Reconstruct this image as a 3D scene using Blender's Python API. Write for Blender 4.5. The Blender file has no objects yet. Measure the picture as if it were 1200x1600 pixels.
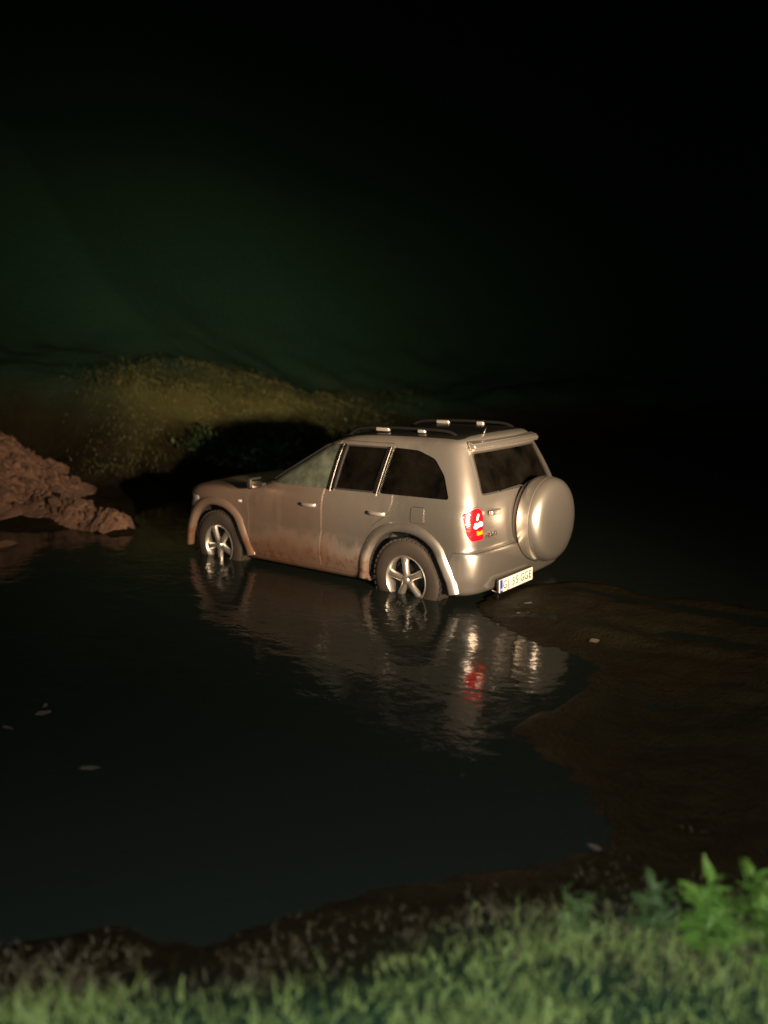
import bpy, bmesh, math, random
import numpy as np
from mathutils import Vector, Matrix, Euler
from mathutils.bvhtree import BVHTree
from mathutils.geometry import barycentric_transform

random.seed(7)
rng = np.random.default_rng(7)
scene = bpy.context.scene
COL = scene.collection

# ------------------------------------------------------------------ camera
cam_d = bpy.data.cameras.new('camera')
cam = bpy.data.objects.new('camera', cam_d)
COL.objects.link(cam)
RX = Vector((-0.7774509, -0.62865175, -0.01915919))
DY = Vector((-0.09987706, 0.15347885, -0.98309146))
FZ = Vector((0.6209627, -0.76239177, -0.18211016))
CAM = Vector((-4.3038, 6.3877, 2.2691))
m = Matrix((RX, -DY, -FZ)).transposed().to_4x4()
m.translation = CAM
cam.matrix_world = m
cam.rotation_euler = m.to_euler()
cam_d.sensor_fit = 'VERTICAL'
cam_d.sensor_height = 36.0
cam_d.lens = 36.0 * 1300 / 1600
cam_d.clip_start = 0.05
cam_d.clip_end = 2000
cam_d.dof.use_dof = True
cam_d.dof.focus_distance = 6.4
cam_d.dof.aperture_fstop = 0.7
scene.camera = cam

# ------------------------------------------------------------------ world, moonless night sky
world = bpy.data.worlds.new('World')
scene.world = world
world.use_nodes = True
wn = world.node_tree
bg = wn.nodes['Background']
sky = wn.nodes.new('ShaderNodeTexSky')
sky.sky_type = 'NISHITA'
sky.sun_disc = False
sky.sun_elevation = math.radians(-3.4)
sky.sun_rotation = math.radians(20)
sky.air_density = 1.0
sky.dust_density = 3.0
sky.ozone_density = 1.0
tint = wn.nodes.new('ShaderNodeMix'); tint.data_type = 'RGBA'; tint.blend_type = 'MULTIPLY'
tint.inputs[0].default_value = 1.0; tint.inputs[7].default_value = (0.45, 1.0, 0.62, 1)
wn.links.new(sky.outputs[0], tint.inputs[6])
wn.links.new(tint.outputs[2], bg.inputs[0])
bg.inputs[1].default_value = 0.12

# faint moonlight, the one sun lamp
sun_d = bpy.data.lights.new('moon', 'SUN')
sun_d.energy = 0.004
sun_d.angle = math.radians(8)
sun_d.color = (0.85, 0.95, 1.0)
sun = bpy.data.objects.new('moon', sun_d)
sun.rotation_euler = (math.radians(35), 0, math.radians(160))
COL.objects.link(sun)

# headlamps of the vehicle the picture was taken from: it stands on the bank right of the camera
# and its beams are what lights this place
LAMP = Vector((-6.5, 4.2, 2.06))
AIM = Vector((0.30, -0.02, 1.60))
beam = (AIM - LAMP).normalized()
side = beam.cross(Vector((0, 0, 1))).normalized()
BEAM_POWER = 11200.0
for s in (-1, 1):
    ld = bpy.data.lights.new('vehicle_headlamp', 'SPOT')
    ld.energy = BEAM_POWER
    ld.color = (1.0, 0.71, 0.45)
    ld.spot_size = math.radians(150)
    ld.spot_blend = 0.5
    ld.shadow_soft_size = 0.08
    ld.use_nodes = True
    nt = ld.node_tree
    N, Lk = nt.nodes, nt.links
    em = N['Emission']
    tc = N.new('ShaderNodeTexCoord')
    sp = N.new('ShaderNodeSeparateXYZ')
    Lk.new(tc.outputs['Normal'], sp.inputs[0])
    def mth(op, a, b=None):
        n = N.new('ShaderNodeMath'); n.operation = op
        for i, v in enumerate((a, b)):
            if v is None: continue
            if isinstance(v, (int, float)): n.inputs[i].default_value = v
            else: Lk.new(v, n.inputs[i])
        return n.outputs[0]
    # beam profile: wide sideways, narrow upwards, plus the weak all-round spill of the lens
    xx = mth('POWER', mth('ABSOLUTE', mth('DIVIDE', sp.outputs[0], 0.28)), 2.0)
    ysig = mth('ADD', 0.17, mth('MULTIPLY', mth('GREATER_THAN', sp.outputs[1], 0.0), 0.13))   # reaches higher above the axis than below
    yy = mth('POWER', mth('ABSOLUTE', mth('DIVIDE', sp.outputs[1], ysig)), 2.0)
    hot = mth('EXPONENT', mth('MULTIPLY', mth('ADD', xx, yy), -1.0))
    prof = mth('ADD', mth('MULTIPLY', hot, 1.0), 0.008)
    Lk.new(prof, em.inputs['Strength'])
    lo = bpy.data.objects.new('vehicle_headlamp', ld)
    lo.location = LAMP + side * 0.5 * s
    rot = beam.to_track_quat('-Z', 'Y')
    lo.rotation_euler = rot.to_euler()
    COL.objects.link(lo)

# the white torch of the phone that took the picture: lights the near grass and dies out quickly
td = bpy.data.lights.new('phone_torch', 'SPOT')
td.energy = 430.0
td.color = (1.0, 0.98, 0.88)
td.spot_size = math.radians(150)
td.spot_blend = 0.5
td.shadow_soft_size = 0.012
to = bpy.data.objects.new('phone_torch', td)
to.location = CAM + RX * 0.02 - DY * 0.035
to.rotation_euler = cam.rotation_euler
COL.objects.link(to)

vs = scene.view_settings
vs.view_transform = 'Standard'
vs.look = 'None'
vs.gamma = 1.0
vs.use_curve_mapping = False
vs.exposure = 0.0
scene.cycles.use_denoising = True
scene.cycles.sample_clamp_indirect = 3.0
scene.cycles.max_bounces = 8
scene.cycles.transparent_max_bounces = 16
scene.cycles.caustics_reflective = False
scene.cycles.caustics_refractive = False

# ------------------------------------------------------------------ helpers
def tag(o, label=None, cat=None, group=None, kind=None):
    if label: o['label'] = label
    if cat: o['category'] = cat
    if group: o['group'] = group
    if kind: o['kind'] = kind
    return o

def link(name, me, mat=None, parent=None):
    o = bpy.data.objects.new(name, me)
    COL.objects.link(o)
    if mat is not None:
        me.materials.clear(); me.materials.append(mat)
    if parent is not None: o.parent = parent
    return o

def mesh_from(name, V, F, smooth=False):
    me = bpy.data.meshes.new(name)
    me.from_pydata([tuple(v) for v in V], [], F)
    me.update()
    if smooth:
        me.polygons.foreach_set('use_smooth', [True] * len(me.polygons))
    return me

def empty(name, loc=(0, 0, 0)):
    o = bpy.data.objects.new(name, None)
    o.location = loc
    o.empty_display_size = 0.2
    COL.objects.link(o)
    return o

def smooth_angle(me, deg=35):
    me.polygons.foreach_set('use_smooth', [True] * len(me.polygons))
    bm = bmesh.new(); bm.from_mesh(me)
    a = math.radians(deg)
    for e in bm.edges:
        if len(e.link_faces) == 2 and e.calc_face_angle(0) > a: e.smooth = False
        elif len(e.link_faces) != 2: e.smooth = False
    bm.to_mesh(me); bm.free()

# numpy value noise
_perm = rng.random((256, 256))
def vnoise(x, y):
    xi = np.floor(x).astype(int); yi = np.floor(y).astype(int)
    fx = x - xi; fy = y - yi
    fx = fx * fx * (3 - 2 * fx); fy = fy * fy * (3 - 2 * fy)
    g = lambda a, b: _perm[a % 256, b % 256]
    return (g(xi, yi) * (1 - fx) + g(xi + 1, yi) * fx) * (1 - fy) + (g(xi, yi + 1) * (1 - fx) + g(xi + 1, yi + 1) * fx) * fy
def fbm(x, y, o=4):
    s = 0; a = 1.0; t = 0
    for i in range(o):
        s = s + a * vnoise(x * 2 ** i + 17.3 * i, y * 2 ** i + 5.1 * i); t += a; a *= 0.5
    return s / t - 0.5

# ------------------------------------------------------------------ materials
class NT:
    def __init__(self, name):
        self.m = bpy.data.materials.new(name); self.m.use_nodes = True
        self.t = self.m.node_tree; self.N = self.t.nodes; self.L = self.t.links
        self.b = self.N.get('Principled BSDF'); self.out = self.N.get('Material Output')
    def n(self, typ, **kw):
        x = self.N.new('ShaderNode' + typ)
        for k, v in kw.items(): setattr(x, k, v)
        return x
    def l(self, a, b): self.L.new(a, b)
    def noise(self, scale, detail=4, rough=0.55, vec=None, dist=0.0):
        x = self.n('TexNoise'); x.inputs['Scale'].default_value = scale; x.inputs['Detail'].default_value = detail
        x.inputs['Roughness'].default_value = rough; x.inputs['Distortion'].default_value = dist
        if vec is not None: self.l(vec, x.inputs['Vector'])
        return x.outputs['Fac']
    def ramp(self, fac, stops):
        r = self.n('ValToRGB'); e = r.color_ramp.elements
        while len(e) < len(stops): e.new(0.5)
        for k, (p, c) in enumerate(stops):
            e[k].position = p; e[k].color = (*c, 1) if len(c) == 3 else c
        self.l(fac, r.inputs[0]); return r.outputs[0]
    def mix(self, f, a, b):
        x = self.n('Mix', data_type='RGBA')
        for s, v in ((0, f), (6, a), (7, b)):
            if isinstance(v, (int, float)): x.inputs[s].default_value = v
            elif isinstance(v, tuple): x.inputs[s].default_value = (*v, 1)
            else: self.l(v, x.inputs[s])
        return x.outputs[2]
    def math(self, op, a, b=None, clamp=False):
        x = self.n('Math', operation=op); x.use_clamp = clamp
        for i, v in enumerate((a, b)):
            if v is None: continue
            if isinstance(v, (int, float)): x.inputs[i].default_value = v
            else: self.l(v, x.inputs[i])
        return x.outputs[0]
    def bump(self, h, strength=0.5, dist=0.02):
        x = self.n('Bump'); x.inputs['Strength'].default_value = strength; x.inputs['Distance'].default_value = dist
        self.l(h, x.inputs['Height']); self.l(x.outputs[0], self.b.inputs['Normal'])
        return x
    def coord(self, which='Object'):
        return self.n('TexCoord').outputs[which]
    def set(self, **kw):
        for k, v in kw.items():
            i = self.b.inputs[k.replace('_', ' ')]
            if hasattr(v, 'default_value') or hasattr(v, 'links'): self.l(v, i)
            else: i.default_value = (*v, 1) if isinstance(v, tuple) and len(v) == 3 else v
        return self

def simple(name, col, rough=0.5, metal=0.0, **kw):
    t = NT(name); t.set(Base_Color=col, Roughness=rough, Metallic=metal, **kw)
    # slight grime variation so nothing is perfectly uniform
    c = t.coord(); f = t.noise(9, 5, vec=c)
    t.set(Base_Color=t.mix(f, tuple(x * 0.8 for x in col), tuple(min(1, x * 1.15) for x in col)))
    return t

M = {}
# silver paint turning brown, most of all low down and round the nose
def make_paint():
    t = NT('silver_paint')
    c = t.coord('Object')
    s = t.n('SeparateXYZ'); t.l(c, s.inputs[0])
    x, y, z = s.outputs
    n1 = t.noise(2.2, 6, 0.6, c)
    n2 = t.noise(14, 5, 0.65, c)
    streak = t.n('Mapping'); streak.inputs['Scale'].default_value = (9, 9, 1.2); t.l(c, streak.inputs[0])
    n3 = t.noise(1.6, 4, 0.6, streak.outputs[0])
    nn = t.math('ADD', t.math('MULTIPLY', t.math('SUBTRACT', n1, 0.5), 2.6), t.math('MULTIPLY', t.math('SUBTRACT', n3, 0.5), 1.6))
    low = t.math('ADD', t.math('MULTIPLY', t.math('SUBTRACT', 0.66, z), 5.5), t.math('MULTIPLY', nn, 0.8), clamp=True)          # browner towards the sills
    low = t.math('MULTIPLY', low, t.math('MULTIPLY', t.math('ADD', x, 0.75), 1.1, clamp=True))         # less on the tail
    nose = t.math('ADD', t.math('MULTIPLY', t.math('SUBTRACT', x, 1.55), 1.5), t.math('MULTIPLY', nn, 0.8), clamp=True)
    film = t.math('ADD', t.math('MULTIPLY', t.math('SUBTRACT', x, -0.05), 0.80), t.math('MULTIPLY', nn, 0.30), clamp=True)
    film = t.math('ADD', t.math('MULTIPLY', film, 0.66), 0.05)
    mud = t.math('MAXIMUM', t.math('MULTIPLY', low, 0.97), t.math('MULTIPLY', nose, 0.45))  # brown share, high near the sills and towards the nose
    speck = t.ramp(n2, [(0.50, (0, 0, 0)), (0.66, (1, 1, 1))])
    brown_amt = t.math('MULTIPLY', mud, t.math('ADD', 0.75, t.math('MULTIPLY', speck, 0.25)), clamp=True)
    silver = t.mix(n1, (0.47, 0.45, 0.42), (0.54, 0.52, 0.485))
    brown_tone = t.mix(n2, (0.055, 0.021, 0.008), (0.10, 0.042, 0.018))
    tan_tone = t.mix(n2, (0.105, 0.044, 0.018), (0.155, 0.071, 0.032))
    cover = t.math('MAXIMUM', brown_amt, film)
    t.set(Base_Color=t.mix(brown_amt, t.mix(film, silver, tan_tone), brown_tone),
          Metallic=t.math('MULTIPLY', t.math('SUBTRACT', 1.0, brown_amt), t.math('SUBTRACT', 0.93, t.math('MULTIPLY', film, 0.35))),
          Roughness=t.math('ADD', 0.31, t.math('ADD', t.math('MULTIPLY', film, 0.10), t.math('MULTIPLY', brown_amt, 0.35))))
    t.l(t.math('MULTIPLY', t.math('SUBTRACT', 1.0, brown_amt), 0.5), t.b.inputs['Specular IOR Level'])
    t.b.inputs['Coat Weight'].default_value = 0.35
    t.l(t.math('MULTIPLY', t.math('SUBTRACT', 1.0, cover), 0.75), t.b.inputs['Coat Weight'])
    t.b.inputs['Coat Roughness'].default_value = 0.10
    t.bump(n2, 0.04, 0.003)
    return t.m
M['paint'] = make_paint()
M['black_plastic'] = simple('black_plastic', (0.018, 0.017, 0.016), 0.55).m
M['gloss_black'] = simple('gloss_black', (0.006, 0.006, 0.006), 0.25).m
M['rubber'] = simple('muddy_rubber', (0.030, 0.024, 0.019), 0.75).m
M['liner'] = simple('wheel_liner', (0.012, 0.010, 0.009), 0.9).m
M['alloy'] = simple('alloy', (0.58, 0.55, 0.51), 0.3, 0.85).m
M['chrome'] = simple('chrome', (0.75, 0.74, 0.72), 0.15, 1.0).m
M['mirror'] = simple('mirror_glass', (0.35, 0.36, 0.36), 0.03, 1.0).m
M['interior'] = simple('interior_trim', (0.035, 0.034, 0.032), 0.8).m
M['seat'] = simple('seat_fabric', (0.075, 0.072, 0.066), 0.9).m
M['plate'] = simple('plate_white', (0.82, 0.82, 0.74), 0.4).m
M['plate_blue'] = simple('plate_blue', (0.02, 0.06, 0.38), 0.4).m
M['plate_ink'] = simple('plate_ink', (0.02, 0.02, 0.02), 0.5).m
M['rail'] = simple('rail_silver', (0.30, 0.28, 0.26), 0.4, 0.6).m

def make_glass(name, tint, rough=0.02, film=0.07, fc=(0.22, 0.19, 0.15)):
    t = NT(name)
    t.N.remove(t.b)
    tr = t.n('BsdfTransparent'); tr.inputs[0].default_value = (*tint, 1)
    gl = t.n('BsdfGlossy'); gl.inputs['Roughness'].default_value = rough
    df = t.n('BsdfDiffuse'); df.inputs[0].default_value = (*fc, 1)   # dust film, greened on the clear panes to paint their reflection
    fr = t.n('Fresnel'); fr.inputs[0].default_value = 1.5
    mx = t.n('MixShader'); t.l(fr.outputs[0], mx.inputs[0]); t.l(tr.outputs[0], mx.inputs[1]); t.l(gl.outputs[0], mx.inputs[2])
    c = t.coord(); f = t.noise(5, 5, 0.6, c)
    m2 = t.n('MixShader'); t.l(t.math('MULTIPLY', t.math('SUBTRACT', f, 0.22, clamp=True), film * 1.7), m2.inputs[0]); t.l(mx.outputs[0], m2.inputs[1]); t.l(df.outputs[0], m2.inputs[2])
    t.l(m2.outputs[0], t.out.inputs[0])
    return t.m
M['glass'] = make_glass('window_glass', (0.80, 0.88, 0.82), film=0.30, fc=(0.34, 0.40, 0.32))  # greenish film paints a pale reflection onto the glass
M['glass_dark'] = make_glass('privacy_glass', (0.16, 0.19, 0.18), film=0.025)

def make_lens(name, col, em=0.0):
    t = NT(name)
    c = t.coord(); v = t.n('TexVoronoi'); v.inputs['Scale'].default_value = 55; t.l(c, v.inputs['Vector'])
    t.set(Base_Color=t.mix(t.noise(20, 2, 0.5, c), tuple(x * 0.7 for x in col), col), Roughness=0.22)
    t.b.inputs['Coat Weight'].default_value = 0.8; t.b.inputs['Coat Roughness'].default_value = 0.08
    if em:
        t.b.inputs['Emission Color'].default_value = (*col, 1); t.b.inputs['Emission Strength'].default_value = em  # glow stands in for headlamp light thrown back by the lens
    t.bump(v.outputs['Distance'], 0.35, 0.004)
    return t.m
M['red_lens'] = make_lens('red_lens', (0.36, 0.004, 0.012), 0.08)
M['amber_lens'] = make_lens('amber_lens', (0.85, 0.22, 0.01), 0.2)
M['white_lens'] = make_lens('reversing_lens', (0.86, 0.80, 0.76), 0.25)
M['clear_lens'] = make_lens('clear_lens', (0.55, 0.55, 0.52))

def make_ground():
    t = NT('muddy_ground')
    c = t.coord('Object')
    n1 = t.noise(0.9, 6, 0.6, c); n2 = t.noise(7, 6, 0.65, c); n3 = t.noise(38, 5, 0.6, c)
    mud = t.mix(n2, (0.0045, 0.0044, 0.0022), (0.020, 0.0145, 0.0062))
    g = t.mix(n3, (0.008, 0.029, 0.018), (0.018, 0.048, 0.030))
    at = t.n('Attribute'); at.attribute_name = 'grassy'
    f = t.math('ADD', at.outputs['Fac'], t.math('MULTIPLY', t.math('SUBTRACT', n1, 0.5), 0.5), clamp=True)
    dr = t.n('Attribute'); dr.attribute_name = 'dry'
    g = t.mix(dr.outputs['Fac'], g, t.mix(n2, (0.036, 0.041, 0.014), (0.070, 0.070, 0.024)))  # olive tone painting the headlamp-lit patch of the far bank
    wet = t.n('Attribute'); wet.attribute_name = 'wet'
    t.set(Base_Color=t.mix(f, mud, g), Roughness=t.math('SUBTRACT', 0.92, t.math('MULTIPLY', wet.outputs['Fac'], t.math('MULTIPLY', n2, 0.95))))
    h = t.math('ADD', t.math('MULTIPLY', n2, 1.0), t.math('MULTIPLY', n3, 0.45))
    t.b.inputs['Specular IOR Level'].default_value = 0.08
    t.bump(h, 0.7, 0.05)
    return t.m
M['ground'] = make_ground()
def make_dirt(name, a, b):
    t = NT(name); c = t.coord('Object')
    n1 = t.noise(6, 6, 0.65, c); n2 = t.noise(40, 4, 0.6, c)
    t.set(Base_Color=t.mix(n1, a, b), Roughness=0.85)
    t.bump(t.math('ADD', n1, t.math('MULTIPLY', n2, 0.6)), 1.0, 0.06)
    return t.m
M['dirt'] = make_dirt('red_brown_dirt', (0.092, 0.048, 0.031), (0.205, 0.115, 0.074))
M['stone'] = make_dirt('wet_stone', (0.06, 0.05, 0.042), (0.17, 0.14, 0.115))
M['pale_stone'] = make_dirt('pale_stone', (0.16, 0.13, 0.10), (0.30, 0.25, 0.20))

def make_water():
    t = NT('murky_water')
    t.N.remove(t.b)
    c = t.coord('Object')
    mp = t.n('Mapping'); mp.inputs['Rotation'].default_value = (0, 0, math.radians(-51)); mp.inputs['Scale'].default_value = (1.0, 1.5, 1); t.l(c, mp.inputs[0])
    n1 = t.noise(1.6, 3, 0.5, mp.outputs[0], 0.4)
    n2 = t.noise(7.5, 3, 0.55, mp.outputs[0], 0.3)
    # livelier close to the wheels and the tail
    s = t.n('SeparateXYZ'); t.l(c, s.inputs[0])
    def near(x0, y0, r):
        dx = t.math('POWER', t.math('SUBTRACT', s.outputs[0], x0), 2.0); dy = t.math('POWER', t.math('SUBTRACT', s.outputs[1], y0), 2.0)
        return t.math('EXPONENT', t.math('MULTIPLY', t.math('ADD', dx, dy), -1.0 / (r * r)))
    wk = t.math('ADD', near(0, 1.0, 0.8), near(2.5, 1.0, 0.8), clamp=True)
    amp = t.math('ADD', 0.35, t.math('MULTIPLY', wk, 0.9))
    h = t.math('ADD', t.math('MULTIPLY', n1, 0.8), t.math('MULTIPLY', t.math('MULTIPLY', n2, amp), 0.5))
    bp = t.n('Bump'); bp.inputs['Strength'].default_value = 0.25; bp.inputs['Distance'].default_value = 0.06; t.l(h, bp.inputs['Height'])
    gl = t.n('BsdfGlossy'); gl.inputs['Roughness'].default_value = 0.07; t.l(bp.outputs[0], gl.inputs['Normal'])
    tr = t.n('BsdfTransparent'); tr.inputs[0].default_value = (0.50, 0.48, 0.36, 1)
    df = t.n('BsdfDiffuse'); df.inputs[0].default_value = (0.030, 0.041, 0.036, 1)
    fr = t.n('Fresnel'); fr.inputs[0].default_value = 1.33; t.l(bp.outputs[0], fr.inputs['Normal'])
    m1 = t.n('MixShader'); m1.inputs[0].default_value = 0.40; t.l(tr.outputs[0], m1.inputs[1]); t.l(df.outputs[0], m1.inputs[2])
    m2 = t.n('MixShader'); t.l(fr.outputs[0], m2.inputs[0]); t.l(m1.outputs[0], m2.inputs[1]); t.l(gl.outputs[0], m2.inputs[2])
    t.l(m2.outputs[0], t.out.inputs[0])
    return t.m
M['water'] = make_water()

def make_leaf(name, a, b, rough=0.5, trans=0.25):
    t = NT(name)
    oi = t.n('ObjectInfo'); geo = t.n('NewGeometry')
    c = t.coord('Object'); n1 = t.noise(3, 4, 0.6, c)
    f = t.math('ADD', t.math('MULTIPLY', n1, 0.6), t.math('MULTIPLY', geo.outputs['Random Per Island'], 0.45), clamp=True)
    t.set(Base_Color=t.mix(f, a, b), Roughness=rough)
    t.b.inputs['Specular IOR Level'].default_value = 0.3
    return t.m
M['grass'] = make_leaf('grass_blades', (0.090, 0.145, 0.042), (0.185, 0.265, 0.085), 0.6)
M['far_grass'] = make_leaf('far_grass_blades', (0.038, 0.044, 0.014), (0.085, 0.082, 0.028), 0.6)
M['stubble'] = make_leaf('dull_stubble', (0.045, 0.042, 0.028), (0.11, 0.094, 0.062), 0.7)
M['weed'] = make_leaf('weed_leaf', (0.045, 0.115, 0.018), (0.095, 0.195, 0.040), 0.4)
M['dull_weed'] = make_leaf('dull_weed_leaf', (0.035, 0.070, 0.025), (0.060, 0.105, 0.040), 0.5)
M['dry_leaf'] = make_leaf('dry_leaf', (0.40, 0.30, 0.12), (0.55, 0.45, 0.22), 0.5)
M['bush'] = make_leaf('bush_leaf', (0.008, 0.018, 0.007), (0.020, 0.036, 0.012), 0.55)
M['bark'] = simple('bark', (0.05, 0.035, 0.022), 0.9).m

# ------------------------------------------------------------------ terrain
WATER = 0.225
NEAR = [(6, 14), (4, 9), (1, 7.2), (-.6, 6.2), (-1.2, 5.72), (-1.54, 5.22), (-1.88, 4.92), (-2.17, 4.57), (-2.35, 4.2), (-2.55, 3.87), (-2.81, 3.54),
        (-2.97, 3.32), (-2.73, 3.09), (-2.3, 2.79), (-2.09, 2.57), (-2.07, 2.16), (-2.11, 1.83), (-2.0, 1.51), (-1.69, 1.37), (-1.27, 1.17), (-.87, .99),
        (-.62, .7), (-.5, .2), (-.98, -.47), (-1.62, -.45), (-2.65, -.55), (-3.5, -.7), (-6, -1.2), (-10, -2), (-60, -8), (-60, 60), (25, 60)]
FAR = [(60, 26), (14, 9), (9, 4.6), (7, 2.6), (5.97, 1.6), (5.45, .95), (4.35, .68), (4.25, .5), (5.3, .1), (6.0, -.8), (6.2, -2), (5.7, -3.4), (5.0, -4.6),
       (5.4, -6.5), (6, -9), (5, -13), (0, -18), (-10, -23), (-60, -45), (-60, -400), (400, -400), (400, 60)]
def sdist(x, y, poly):
    P = np.array(poly); d = np.full(x.shape, 1e9); ins = np.zeros(x.shape, bool)
    for i in range(len(P)):
        a, b = P[i], P[(i + 1) % len(P)]
        ab = b - a
        t = np.clip(((x - a[0]) * ab[0] + (y - a[1]) * ab[1]) / (ab @ ab), 0, 1)
        d = np.minimum(d, np.hypot(x - a[0] - t * ab[0], y - a[1] - t * ab[1]))
        c = ((a[1] > y) != (b[1] > y))
        with np.errstate(divide='ignore', invalid='ignore'):
            xs = (b[0] - a[0]) * (y - a[1]) / (b[1] - a[1] + 1e-12) + a[0]
        ins ^= c & (x < xs)
    return np.where(ins, d, -d)
def sst(a, b, v):
    t = np.clip((v - a) / (b - a), 0, 1); return t * t * (3 - 2 * t)
F2 = np.array([FZ.x, FZ.y]); F2 = F2 / np.linalg.norm(F2)
def height(x, y):
    x = np.asarray(x, float); y = np.asarray(y, float)
    wob = 0.34 * fbm(x * 2.3, y * 2.3, 4) * sst(1.2, 2.2, np.hypot(x - .2, y - .6))
    d1 = sdist(x, y, NEAR) + wob; d2 = sdist(x, y, FAR); d2 = d2 + wob * 2 * sst(4, 0, d2)
    q = (x - CAM.x) * F2[0] + (y - CAM.y) * F2[1]
    rough = fbm(x * 1.7, y * 1.7, 5)
    ruts = 0.05 * np.sin((y + 0.12 * np.sin(x * 1.1)) * 7.5) * sst(2.2, 1.2, y) * sst(-1.2, -0.6, y)
    clump = 0.16 * (np.abs(fbm(x * 4.1 + 9, y * 4.1, 4)) - .08) + 0.05 * fbm(x * 11, y * 11, 2)
    nb = sst(3.3, 2.6, q)
    z1 = WATER + (clump * .55 + .10 * rough) * sst(.0, .5, d1) + (0.022 + .05 * nb) * (1 - np.exp(-np.maximum(d1, 0) / 0.25)) + .014 * np.maximum(d1 - .5, 0)
    rid = 0
    for y0, hh, ww in ((-.40, .08, .08), (-.14, -.05, .10), (.28, .07, .09), (.60, -.06, .12), (.93, .08, .08)):
        rid = rid + hh * np.exp(-((y - y0 - 0.10 * np.sin(x * 1.3 + y0 * 5) - .06 * (x + 1)) / ww) ** 2) * (0.7 + .9 * fbm(x * 3, y * 3 + 7, 3))
    z1 = z1 + rid * sst(.0, .3, d1) * sst(-.75, -1.2, x)
    z1 = z1 + 0.21 * np.maximum(0, 2.75 - q) * sst(0, .6, d1) + 0.03 * np.maximum(d1, 0) * 0.5
    d2p = np.maximum(d2, 0)
    bank = 0.10 * sst(0, .3, d2p) + 1.25 * sst(0.3, 3.0, d2p) + 0.5 * sst(3, 9, d2p)
    az = np.degrees(np.arctan2(y - 6.4, x + 4.3))
    off = 4.0 + 3 * sst(-56, -18, az)
    mk = sst(3.4, 1.9, np.hypot(x - 8.4, y - 1.0))
    bank = bank * (1 - .9 * mk) * (1 - .48 * sst(-37, -49, az))
    hill = 0.78 * np.maximum(0, d2p - off) * sst(0, 9, d2p - off + 2)
    hill = 300 * (1 - np.exp(-hill / 300)) + .12 * d2p
    z2 = WATER + bank + hill + (0.35 * rough + 0.18 * fbm(x * .6, y * .6, 3)) * sst(0.2, 2.5, d2p) * 1.2 * sst(9, 4, d2p)
    dw = -np.maximum(d1, d2)
    zb = WATER - np.minimum(0.4, 0.02 + 0.17 * np.maximum(dw, 0)) + 0.05 * rough
    carf = sst(0.8, 0.0, np.maximum(np.abs(x - 1.2) - 1.7, 0)) * sst(0.8, 0.0, np.maximum(np.abs(y) - 1.0, 0))
    zb = zb * (1 - carf) + carf * (-0.005 + 0.02 * rough)
    z = np.where(d1 > 0, z1, np.where(d2 > 0, z2, zb))
    tail = sst(0.5, 0.0, np.maximum(np.abs(x + .3) - .55, 0)) * sst(.4, 0, np.maximum(np.abs(y) - .95, 0))
    z = np.where(tail > 0, np.minimum(z, (WATER + 0.02) * tail + z * (1 - tail)), z)
    for wx in (0.0, 2.49):
        for wy in (-.72, .72):
            k = np.exp(-(((x - wx) / .35) ** 2 + ((y - wy) / .25) ** 2) ** 2)
            z = z * (1 - k) + k * (-0.004)
    return z, d1, d2, q

def axis(n, c, R, a):
    u = np.linspace(-1, 1, n); b = math.asinh(R / a)
    return c + a * np.sinh(b * u)
gx = axis(470, -0.5, 260, 2.4); gy = axis(470, 2.0, 260, 2.4)
GX, GY = np.meshgrid(gx, gy, indexing='ij')
Z, D1, D2, Q = height(GX.ravel(), GY.ravel())
V = np.stack([GX.ravel(), GY.ravel(), Z], 1)
nx, ny = len(gx), len(gy)
idx = np.arange(nx * ny).reshape(nx, ny)
F = np.stack([idx[:-1, :-1].ravel(), idx[1:, :-1].ravel(), idx[1:, 1:].ravel(), idx[:-1, 1:].ravel()], 1)
me = bpy.data.meshes.new('ground')
me.vertices.add(len(V)); me.vertices.foreach_set('co', V.ravel())
me.loops.add(F.size); me.loops.foreach_set('vertex_index', F.ravel())
me.polygons.add(len(F)); me.polygons.foreach_set('loop_start', np.arange(0, F.size, 4)); me.polygons.foreach_set('loop_total', np.full(len(F), 4))
me.update(); me.validate()
me.polygons.foreach_set('use_smooth', [True] * len(F))
ga = me.attributes.new('grassy', 'FLOAT', 'POINT')
grassy = np.clip(sst(0.25, .9, D1) * sst(3.0, 2.5, Q) + 0.35 * sst(.8, 2.0, D1) + sst(1.2, 2.6, D2) * (1 - sst(3.6, 2.4, np.hypot(GX.ravel() - 8.4, GY.ravel() - 1.0))), 0, 1)
ga.data.foreach_set('value', grassy)
AZ = np.degrees(np.arctan2(GY.ravel() - 6.4, GX.ravel() + 4.3))
da = me.attributes.new('dry', 'FLOAT', 'POINT')  # outline of the painted lit patch on the far bank
da.data.foreach_set('value', np.clip(sst(-29, -37, AZ + 9 * fbm(GX.ravel() * .8, GY.ravel() * .8, 3)) * sst(.6, 1.4, D2) * sst(-55, -42, AZ) * sst(5.5, 1.8, D2 + 3 * fbm(GX.ravel() * .5 + 3, GY.ravel() * .5, 3)), 0, 1))
wa = me.attributes.new('wet', 'FLOAT', 'POINT')
wa.data.foreach_set('value', np.clip(1 - np.maximum(np.maximum(D1, D2), 0) / 0.9, 0, 1))
tag(link('ground', me, M['ground']), kind='structure')

wme = mesh_from('water', [(-200, -200, WATER), (200, -200, WATER), (200, 200, WATER), (-200, 200, WATER)], [(0, 1, 2, 3)])
tag(link('water', wme, M['water']), kind='structure')

# ------------------------------------------------------------------ the car
CAR = empty('car', (0, 0, 0))
tag(CAR, 'mud-splashed silver off-road car with a spare wheel standing in dark water', 'car')

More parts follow.
